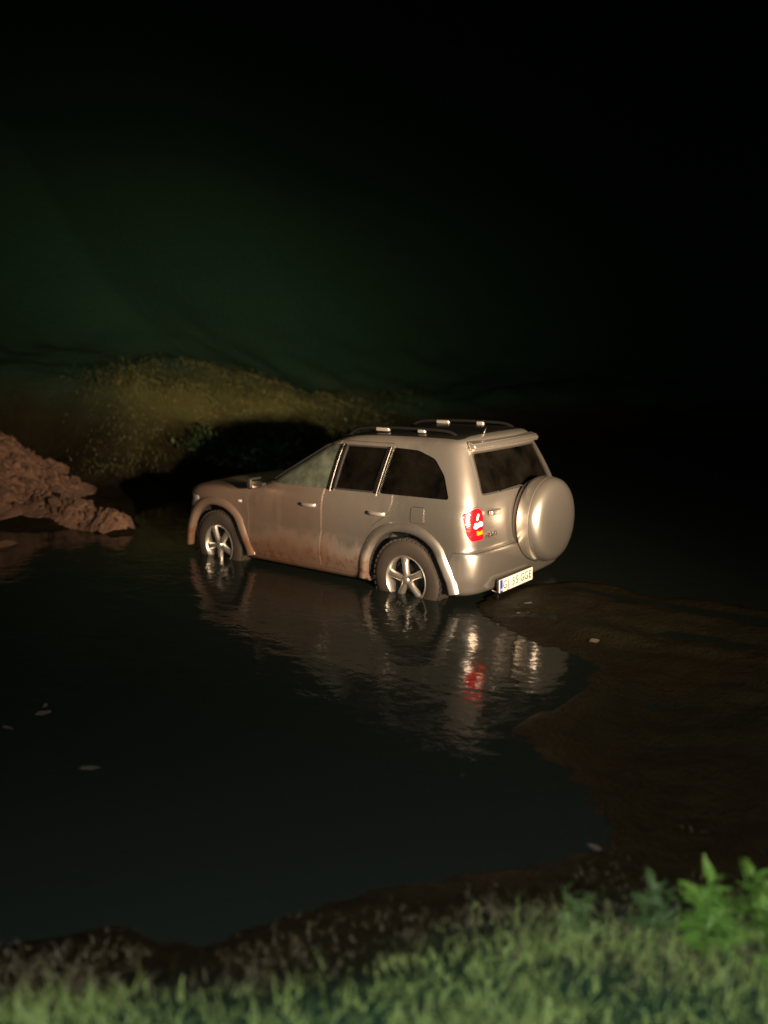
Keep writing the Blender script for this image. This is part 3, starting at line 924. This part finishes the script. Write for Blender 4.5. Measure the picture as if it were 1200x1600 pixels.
# rear spoiler lip above the window
sp_me = mesh_from('spoiler', [(-.45, .55, 1.567), (-.45, -.55, 1.567), (-.53, .545, 1.545), (-.53, -.545, 1.545), (-.545, .54, 1.500), (-.545, -.54, 1.500), (-.485, .535, 1.482), (-.485, -.535, 1.482)],
                  [(0, 1, 3, 2), (2, 3, 5, 4), (4, 5, 7, 6), (0, 2, 4, 6), (1, 7, 5, 3), (0, 6, 7, 1)])
bm = bmesh.new(); bm.from_mesh(sp_me); bmesh.ops.recalc_face_normals(bm, faces=bm.faces); bmesh.ops.bevel(bm, geom=bm.edges[:], offset=.012, segments=3, affect='EDGES'); bm.to_mesh(sp_me); bm.free(); smooth_angle(sp_me, 45)
SPO = link('spoiler', sp_me, M['paint'], CAR)
link('wiper', tube('wiper', [(-.695, -.20, 1.105), (-.672, .05, 1.15), (-.672, .34, 1.14)], .008), M['black_plastic'], CAR)

# number plate
PL = link('number_plate', box_mesh('number_plate', -.752, .22, .345, .012, .56, .112, .003), M['plate'], CAR)
link('country_band', box_mesh('country_band', -.7590, .478, .345, .002, .042, .108), M['plate_blue'], PL)
for ch, yc in zip('GJ55GGE', (.420, .363, .275, .215, .125, .055, -.012)):
    lettering('plate_character', ch, .104, (-.7590, yc, .345), RT, M['plate_ink'], PL, .001, .86)
for ch, yc in zip('RO', (.487, .469)):
    lettering('band_character', ch, .026, (-.7608, yc, .315), RT, M['plate'], PL, .0005)
link('plate_holder', box_mesh('plate_holder', -.738, .22, .345, .016, .58, .125, .004), M['black_plastic'], PL)
link('tow_eye', tube('tow_eye', [(-.70, .53, .31), (-.745, .53, .30), (-.765, .53, .27), (-.75, .53, .245)], .010), M['chrome'], RB)

# roof rails with pale blocks painting the stretches that catch light
for sg in (1, -1):
    y = .475 * sg
    P = [(.92, y, 1.55), (.84, y, 1.605), (.72, y, 1.632), (.3, y * 1.01, 1.648), (-.12, y * 1.01, 1.642), (-.26, y, 1.622), (-.34, y, 1.575)]
    RO = link('roof_rail', tube('roof_rail', catmull(P, 4), .014, 10), M['gloss_black'], CAR)
    for fx, fl in ((.50, .15), (.06, .08)):
        link('rail_foot', box_mesh('rail_foot', fx, y * 1.005, 1.630, fl, .030, .036, .010), M['rail'], RO)
# black sheet over the roof, its grazing-light shade put into the colour
rf = finish(boolean(shell(.0045, -.012, 'roofpanel'), [('INTERSECT', prism(round_poly([(-.41, -.555), (.87, -.555), (.87, .555), (-.41, .555)], .06), 1.5, 1.8, 'f', Vector((0, 0, 0)), (Vector((1, 0, 0)), Vector((0, 1, 0)), Vector((0, 0, 1)))))]))
link('roof_panel', rf, M['gloss_black'], CAR)
link('aerial', tube('aerial', [(-.40, .20, 1.60), (-.43, .20, 1.66)], [.010, .005]), M['chrome'], CAR)

# mirrors
for sg in (1, -1):
    mm = box_mesh('mirror', 1.80, .905 * sg, 1.085, .075, .16, .115, .032)
    MI = link('mirror', mm, M['black_plastic'], CAR)
    link('mirror_glass', box_mesh('mirror_glass', 1.7605, .908 * sg, 1.085, .006, .125, .080, .002), M['mirror'], MI)
    link('mirror_arm', box_mesh('mirror_arm', 1.81, .81 * sg, 1.055, .05, .10, .035, .01), M['black_plastic'], MI)
# side repeater and chassis floor
link('side_repeater', box_mesh('side_repeater', 2.10, .842, .87, .05, .012, .025, .004), M['clear_lens'], CAR)
link('floor_pan', box_mesh('floor_pan', 1.2, 0, .40, 2.9, .80, .10, .02), M['interior'], CAR)
link('cargo_floor', box_mesh('cargo_floor', -.1, 0, .72, .95, .80, .05, .01), M['interior'], CAR)
link('cargo_cover', box_mesh('cargo_cover', -.26, 0, 1.02, .60, 1.2, .02, .004), M['interior'], CAR)
link('dashboard', box_mesh('dashboard', 1.72, 0, .93, .42, 1.36, .20, .06), M['interior'], CAR)
def seat(x, y, w):
    s = box_mesh('seat', x + .22, y, .66, .50, w, .16, .05)
    S = link('seat', s, M['seat'], CAR)
    bm = bmesh.new()
    bmesh.ops.create_cube(bm, size=1, matrix=Matrix.Translation((x - .06, y, .95)) @ Matrix.Rotation(math.radians(-14), 4, 'Y') @ Matrix.Diagonal((.14, w, .56, 1)))
    bmesh.ops.bevel(bm, geom=bm.edges[:], offset=.045, segments=3, profile=.6, affect='EDGES')
    me = bpy.data.meshes.new('backrest'); bm.to_mesh(me); bm.free(); smooth_angle(me, 40)
    link('backrest', me, M['seat'], S)
    for hy in ((y,) if w < .8 else (y - .36, y + .36)):
        link('headrest', box_mesh('headrest', x - .155, hy, 1.30, .10, .25, .17, .045), M['seat'], S)
seat(1.0, .38, .50); seat(1.0, -.38, .50); seat(.20, 0, 1.20)
V, F = lathe_y([(.170 + .014 * math.cos(a), .014 * math.sin(a)) for a in [k * math.pi / 4 for k in range(9)]], 28)
me = mesh_from('steering_wheel', V, F, True)
sw = link('steering_wheel', me, M['interior'], CAR); sw.location = (1.45, .38, 1.04); sw.rotation_euler = (0, 0, math.radians(90)); sw.rotation_euler = (math.radians(25), 0, math.radians(-90))
link('belt_buckle', box_mesh('belt_buckle', .905, .70, 1.17, .02, .018, .045, .004), M['red_lens'], CAR)  # small red block behind the front side window

# ------------------------------------------------------------------ dirt mound, spit and clods
def clod_mesh(seed, n=2):
    bm = bmesh.new(); bmesh.ops.create_icosphere(bm, subdivisions=n, radius=1)
    r = random.Random(seed); ax = [Vector((r.gauss(0, 1), r.gauss(0, 1), r.gauss(0, 1))).normalized() for _ in range(13)]; am = [r.uniform(.42, .85) for _ in ax]
    for v in bm.verts:
        d = v.co.normalized()
        k = 1.0
        for a, c in zip(ax, am):
            t = d.dot(a)
            if t > 0: k = min(k, c / max(t, .05))
        v.co = d * k
    me = bpy.data.meshes.new('clod'); bm.to_mesh(me); bm.free(); smooth_angle(me, 12); return me
CL = [clod_mesh(s) for s in range(6)]
for c in CL: c.materials.append(M['dirt'])
CLS = []
for s in range(6, 10):
    c = clod_mesh(s); c.materials.append(M['stone']); CLS.append(c)
CLP = []
for s in range(10, 13):
    c = clod_mesh(s); c.materials.append(M['pale_stone']); CLP.append(c)

def mound_h(x, y):
    d = np.hypot((x - 8.6) / 1.0, (y - 1.35) / 1.15)
    h = 1.12 * sst(2.5, .3, d)
    # spit running out towards the car
    a = np.array([7.2, .6]); b = np.array([4.70, .62]); ab = b - a
    t = np.clip(((x - a[0]) * ab[0] + (y - a[1]) * ab[1]) / (ab @ ab), 0, 1)
    dd = np.hypot(x - a[0] - t * ab[0], y - a[1] - t * ab[1])
    h2 = (.24 - .15 * t) * np.exp(-(dd / (.30 - .13 * t)) ** 2)
    h = np.maximum(h, h2)
    return np.maximum(h * .45, h + (.26 * fbm(x * 3.1, y * 3.1, 4) + .13 * fbm(x * 8, y * 8, 4) + .26 * np.abs(fbm(x * 11 + 4, y * 11, 4))) * np.clip(h * 5, 0, 1))
MO = empty('dirt_mound', (8.0, 1.2, WATER))
tag(MO, 'heap of reddish brown dirt and clods at the far water edge, left of the car', 'dirt heap')
mx = np.linspace(4.4, 10.4, 300); my = np.linspace(-2.0, 4.2, 300)
XX, YY = np.meshgrid(mx, my, indexing='ij')
HH = mound_h(XX, YY)
gz = height(XX.ravel(), YY.ravel())[0].reshape(XX.shape)
gb = np.minimum(gz, .35)
ZZ = np.where(HH > .015, np.maximum(gb, WATER - .02) + HH, gz - .05)
V = np.stack([XX.ravel() - 8.0, YY.ravel() - 1.2, ZZ.ravel() - WATER], 1)
ii = np.arange(300 * 300).reshape(300, 300)
F = [(int(ii[i, j]), int(ii[i + 1, j]), int(ii[i + 1, j + 1]), int(ii[i, j + 1])) for i in range(299) for j in range(299) if HH[i:i + 2, j:j + 2].max() > .012]
me = mesh_from('earth', V, F, True)
bm = bmesh.new(); bm.from_mesh(me); bmesh.ops.delete(bm, geom=[v for v in bm.verts if not v.link_faces], context='VERTS'); bm.to_mesh(me); bm.free()
link('earth', me, M['dirt'], MO)
mz = lambda x, y: float(np.maximum(np.minimum(height(np.array([x]), np.array([y]))[0], .35), WATER - .02)[0] + mound_h(np.array([x]), np.array([y]))[0])
r = random.Random(3); cnt = 0
while cnt < 260:
    if r.random() < .75:
        x, y = r.uniform(5.3, 8.4), r.uniform(-.7, 2.6)
    else:
        x, y = r.uniform(4.4, 6.0), r.uniform(.35, .9)
    if float(mound_h(np.array([x]), np.array([y]))[0]) < .05 or mz(x, y) < float(height(np.array([x]), np.array([y]))[0][0]) + .04: continue
    o = bpy.data.objects.new('clod', CL[cnt % 6]); COL.objects.link(o); o.parent = MO
    s = r.choice([.022, .03, .04, .05, .06, .085]) * r.uniform(.8, 1.25)
    if x < 5.6: s *= .7
    o.location = (x - 8.0, y - 1.2, mz(x, y) - WATER + s * .1)
    o.scale = (s * r.uniform(.8, 1.3), s * r.uniform(.8, 1.3), s * r.uniform(.6, 1.0)); o.rotation_euler = (r.uniform(0, 6), r.uniform(0, 6), r.uniform(0, 6))
    cnt += 1

# ------------------------------------------------------------------ stones in the shallows and on the mud
def stone(x, y, s, label, me, sink=.3, flat=.5, group=None, rz=0, z=None):
    o = bpy.data.objects.new('stone', me); COL.objects.link(o)
    zz = float(height(np.array([x]), np.array([y]))[0][0]) if z is None else z
    o.location = (x, y, zz + s * flat * (1 - 2 * sink) * .5); o.scale = (s * 1.5, s * .7, s * flat); o.rotation_euler = (0, 0, rz)
    tag(o, label, 'stone', group)
    return o
S_ = [(0.20, 4.30, .085, 'grey-brown stone at the left picture edge breaking the near water', CLS[0], WATER - .035),
      (0.23, 4.07, .075, 'largest grey-brown stone poking from the near water at the left', CLS[1], WATER - .028),
      (0.33, 4.00, .030, 'tiny stone tip just right of the largest grey-brown stone at the left', CLS[2], WATER),
      (-0.60, 4.28, .070, 'flat lone grey-brown stone in the near water, left of centre', CLS[2], WATER - .026),
      (-1.59, 4.06, .055, 'dim stone under the near water below the car', CLS[0], WATER - .045),
      (-1.84, 4.12, .045, 'small dim stone under water beside another, near the muddy shore', CLS[1], WATER - .04),
      (-1.72, 4.63, .045, 'dim stone under water in front of the grass at lower left', CLS[2], WATER - .04),
      (-2.95, 3.37, .045, 'small upright stone on the mud point above the green weeds', CLP[1], None),
      (-1.01, 0.47, .035, 'small pale stone on the mud right behind the number plate', CLP[0], None),
      (-0.77, 1.20, .035, 'small stone at the water edge behind the rear wheel', CLP[2], None),
      (-1.90, 1.09, .040, 'small pale stone on the mud right of the car reflection', CLP[1], None),
      (5.00, 2.00, .20, 'low brown clod in the water in front of the dirt heap', CL[1], WATER - .03)]
for k, (x, y, s, lab, me_, z) in enumerate(S_):
    stone(x, y, s, lab, me_, rz=k * 1.3, z=z)

# ------------------------------------------------------------------ grass
def blades(name, X, Y, Zs, hmin, hmax, w, lean, seed):
    r = np.random.default_rng(seed); n = len(X)
    h = r.uniform(hmin, hmax, n) * (0.75 + 0.5 * r.random(n)) * (0.85 + 1.1 * fbm(X * 2.7, Y * 2.7, 3)); a = r.uniform(0, 2 * np.pi, n); b = r.uniform(0, 2 * np.pi, n)
    ln = lean * h * r.uniform(.2, 1.2, n)
    ww = w * r.uniform(.6, 1.3, n)
    dx, dy = np.cos(a), np.sin(a); lx, ly = np.cos(b), np.sin(b)
    V = np.zeros((n, 7, 3))
    for k, (t, wf) in enumerate(((0, 1), (.4, .9), (.75, .6))):
        cx = X + lx * ln * t * t; cy = Y + ly * ln * t * t; cz = Zs - .01 + h * t * (1 - .18 * t * lean)
        V[:, 2 * k] = np.stack([cx - dx * ww * wf, cy - dy * ww * wf, cz], 1); V[:, 2 * k + 1] = np.stack([cx + dx * ww * wf, cy + dy * ww * wf, cz], 1)
    V[:, 6] = np.stack([X + lx * ln, Y + ly * ln, Zs - .01 + h * (1 - .18 * lean)], 1)
    base = np.arange(n) * 7
    Q4 = np.concatenate([np.stack([base + 2 * k, base + 2 * k + 1, base + 2 * k + 3, base + 2 * k + 2], 1) for k in (0, 1)])
    T3 = np.stack([base + 4, base + 5, base + 6], 1)
    me = bpy.data.meshes.new(name)
    me.vertices.add(n * 7); me.vertices.foreach_set('co', V.reshape(-1))
    li = np.concatenate([Q4.ravel(), T3.ravel()]); me.loops.add(len(li)); me.loops.foreach_set('vertex_index', li)
    nq, ntri = len(Q4), len(T3)
    ls = np.concatenate([np.arange(nq) * 4, nq * 4 + np.arange(ntri) * 3]); lt = np.concatenate([np.full(nq, 4), np.full(ntri, 3)])
    me.polygons.add(nq + ntri); me.polygons.foreach_set('loop_start', ls); me.polygons.foreach_set('loop_total', lt)
    me.update(); me.validate(); return me
# near bank
n = 190000
X = rng.uniform(-5.6, 0.2, n); Y = rng.uniform(2.6, 7.2, n)
z, d1, d2, q = height(X, Y)
pn = fbm(X * 1.6, Y * 1.6, 4)
prob = sst(.28, .75, d1 + pn * .9) * sst(2.70, 2.30, q + pn * .9) * (0.25 + .75 * sst(-.2, .1, pn)) + .02 * sst(.2, .7, d1) * sst(2.9, 2.6, q)
keep = (rng.random(n) < prob) & (q > .75)
X, Y, z = X[keep], Y[keep], z[keep]
g = link('grass', blades('grass', X, Y, z, .035, .105, .0028, .95, 1), M['grass'])
tag(g, 'dewy green grass along the near bank at the picture foot', 'grass', kind='stuff')
# straggling dry stems standing above it
n = 320
X = rng.uniform(-4.8, -1.2, n); Y = rng.uniform(3.2, 6.0, n)
z, d1, d2, q = height(X, Y)
keep = (d1 > .15) & (q < 2.5) & (q > 1.2)
g = link('dry_grass', blades('dry_grass', X[keep], Y[keep], z[keep], .10, .20, .0022, .6, 2), M['far_grass'])
tag(g, 'taller straw-coloured grass stems standing out of the near grass', 'grass', kind='stuff')
n = 50000
X = rng.uniform(-4.6, -1.0, n); Y = rng.uniform(3.0, 6.2, n)
z, d1, d2, q = height(X, Y)
pn = fbm(X * 2.2, Y * 2.2, 4)
keep = (rng.random(n) < sst(.02, .3, d1) * sst(3.4, 2.9, q) * sst(2.0, 2.4, q) * sst(-.2, .15, pn)) & (z > WATER)
g = link('stubble', blades('stubble', X[keep], Y[keep], z[keep], .02, .06, .0026, 1.0, 5), M['stubble'])
tag(g, 'short dull stubble on the mud strip between water and near grass', 'grass', kind='stuff')
# far bank and hillside
n = 420000
X = rng.uniform(3, 15, n); Y = rng.uniform(-13, 1, n)
z, d1, d2, q = height(X, Y)
pn = fbm(X * .7, Y * .7, 4)
keep = (rng.random(n) < sst(1.0, 2.2, d2 + pn * 2) * .5 * sst(5.2, 1.8, d2 + pn * 3) * sst(-55, -42, np.degrees(np.arctan2(Y - 6.4, X + 4.3)) + pn * 6) * sst(-29.5, -36.5, np.degrees(np.arctan2(Y - 6.4, X + 4.3)) + pn * 4)) & (np.hypot(X - 8.6, Y - 1.35) > 2.2)  # blades kept to the same painted lit patch
g = link('bank_grass', blades('bank_grass', X[keep], Y[keep], z[keep], .035, .11, .0040, 1.0, 4), M['far_grass'])
tag(g, 'rough yellowish grass on the far bank behind the car', 'grass', kind='stuff')

# ------------------------------------------------------------------ broad-leaved weeds at lower right
def leaf_mesh(name, seed, L=1.0, W=.3, curl=.35):
    r = random.Random(seed); V = []; F = []
    n = 8
    for i in range(n + 1):
        t = i / n
        w = W * (math.sin(math.pi * min(1, t ** .8 * .96 + .04)) ** .75) * (1 + .16 * r.uniform(-1, 1))
        if t < .18: w = min(w, .05)          # stalk
        z = curl * (t - 1.35 * t * t) + .03 * r.uniform(-1, 1); x = L * t; yo = .06 * math.sin(3 * t + seed)
        V += [(x, yo - w / 2, z + .16 * w + .03 * r.uniform(-1, 1)), (x, yo, z - .05 * w), (x, yo + w / 2, z + .16 * w + .03 * r.uniform(-1, 1))]
    for i in range(n):
        for k in range(2): F.append((i * 3 + k, i * 3 + k + 1, i * 3 + 4 + k, i * 3 + 3 + k))
    return mesh_from(name, V, F, True)
LEAF = {}
for mt in ('weed', 'dull_weed', 'dry_leaf'):
    LEAF[mt] = [leaf_mesh('leaf', s_, 1, .30 + .07 * (s_ % 3), .3 + .12 * (s_ % 4)) for s_ in range(6)]
    for l_ in LEAF[mt]: l_.materials.append(M[mt])
def weed(x, y, size, nl, mat, label, seed, yellowed=0):
    r = random.Random(seed)
    z = float(height(np.array([x]), np.array([y]))[0][0])
    W = empty('weed', (x, y, z - .01)); tag(W, label, 'plant', 'broad-leaved weeds on the near bank')
    for q_ in range(3):
        a = q_ * 2.1 + seed; tx, ty = .10 * math.cos(a) * size / .3, .10 * math.sin(a) * size / .3
        link('stem', tube('stem', [(0, 0, 0), (tx * .4, ty * .4, size * .45), (tx, ty, size * .95)], [.006, .0045, .002], 6), M[mat], W)
    for k in range(nl):
        f = k / nl
        a = k * 2.4 + r.uniform(-.5, .5); s = size * r.uniform(.28, .52) * (1.1 - .4 * f)
        o = bpy.data.objects.new('leaf', LEAF['dry_leaf' if k >= nl - yellowed else mat][r.randrange(6)]); COL.objects.link(o); o.parent = W
        q_ = k % 3; b_ = q_ * 2.1 + seed; hh = f * .9
        o.location = (.10 * math.cos(b_) * size / .3 * hh * hh, .10 * math.sin(b_) * size / .3 * hh * hh, size * hh * .95)
        o.rotation_euler = Euler((r.uniform(-.5, .5), -math.radians(r.uniform(5, 45) + 30 * f), a), 'XYZ')
        o.scale = (s, s * r.uniform(.8, 1.2), s)
weed(-3.60, 3.92, .26, 48, 'weed', 'bright green leafy weed, the middle one of the lower right clump', 1)
weed(-3.72, 3.74, .28, 50, 'weed', 'tall bright green weed with withered yellow leaves at the right edge', 2, 2)
weed(-3.42, 3.94, .21, 36, 'dull_weed', 'dull green weed touching the left side of the bright clump', 3)
weed(-3.22, 4.08, .19, 30, 'dull_weed', 'low dull grey-green weed, leftmost of the lower right clump', 4)
weed(-3.84, 3.98, .24, 42, 'weed', 'low bright green weed in the lower right corner', 5)

# ------------------------------------------------------------------ dark bushes on the far bank
def bush(x, y, R, H, label, seed, n=1500):
    r = np.random.default_rng(seed)
    z = float(height(np.array([x]), np.array([y]))[0][0])
    B = empty('bush', (x, y, z - .05)); tag(B, label, 'bush', 'dark bushes on the far bank')
    cl = r.normal(size=(14, 3)); cl /= np.linalg.norm(cl, axis=1)[:, None]; cl *= r.uniform(.35, .8, (14, 1)); cl[:, 2] = np.abs(cl[:, 2])
    V = []; F = []
    for k in range(n):
        c = cl[k % 14] + r.normal(size=3) * .20
        p = np.array([c[0] * R, c[1] * R, max(.05, c[2] * H + .1)])
        u = r.normal(size=3); u /= np.linalg.norm(u); v = np.cross(u, r.normal(size=3)); v /= np.linalg.norm(v)
        s = r.uniform(.035, .08)
        b = len(V); V += [p - u * s, p + v * s * .4, p + u * s, p - v * s * .4]; F.append((b, b + 1, b + 2, b + 3))
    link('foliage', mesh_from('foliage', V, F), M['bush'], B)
    for k in range(5):
        c = cl[k]
        link('stem', tube('stem', [(0, 0, 0), (c[0] * R * .4, c[1] * R * .4, H * .35), (c[0] * R * .8, c[1] * R * .8, max(.2, c[2] * H * .9))], [.022, .014, .005], 5), M['bark'], B)
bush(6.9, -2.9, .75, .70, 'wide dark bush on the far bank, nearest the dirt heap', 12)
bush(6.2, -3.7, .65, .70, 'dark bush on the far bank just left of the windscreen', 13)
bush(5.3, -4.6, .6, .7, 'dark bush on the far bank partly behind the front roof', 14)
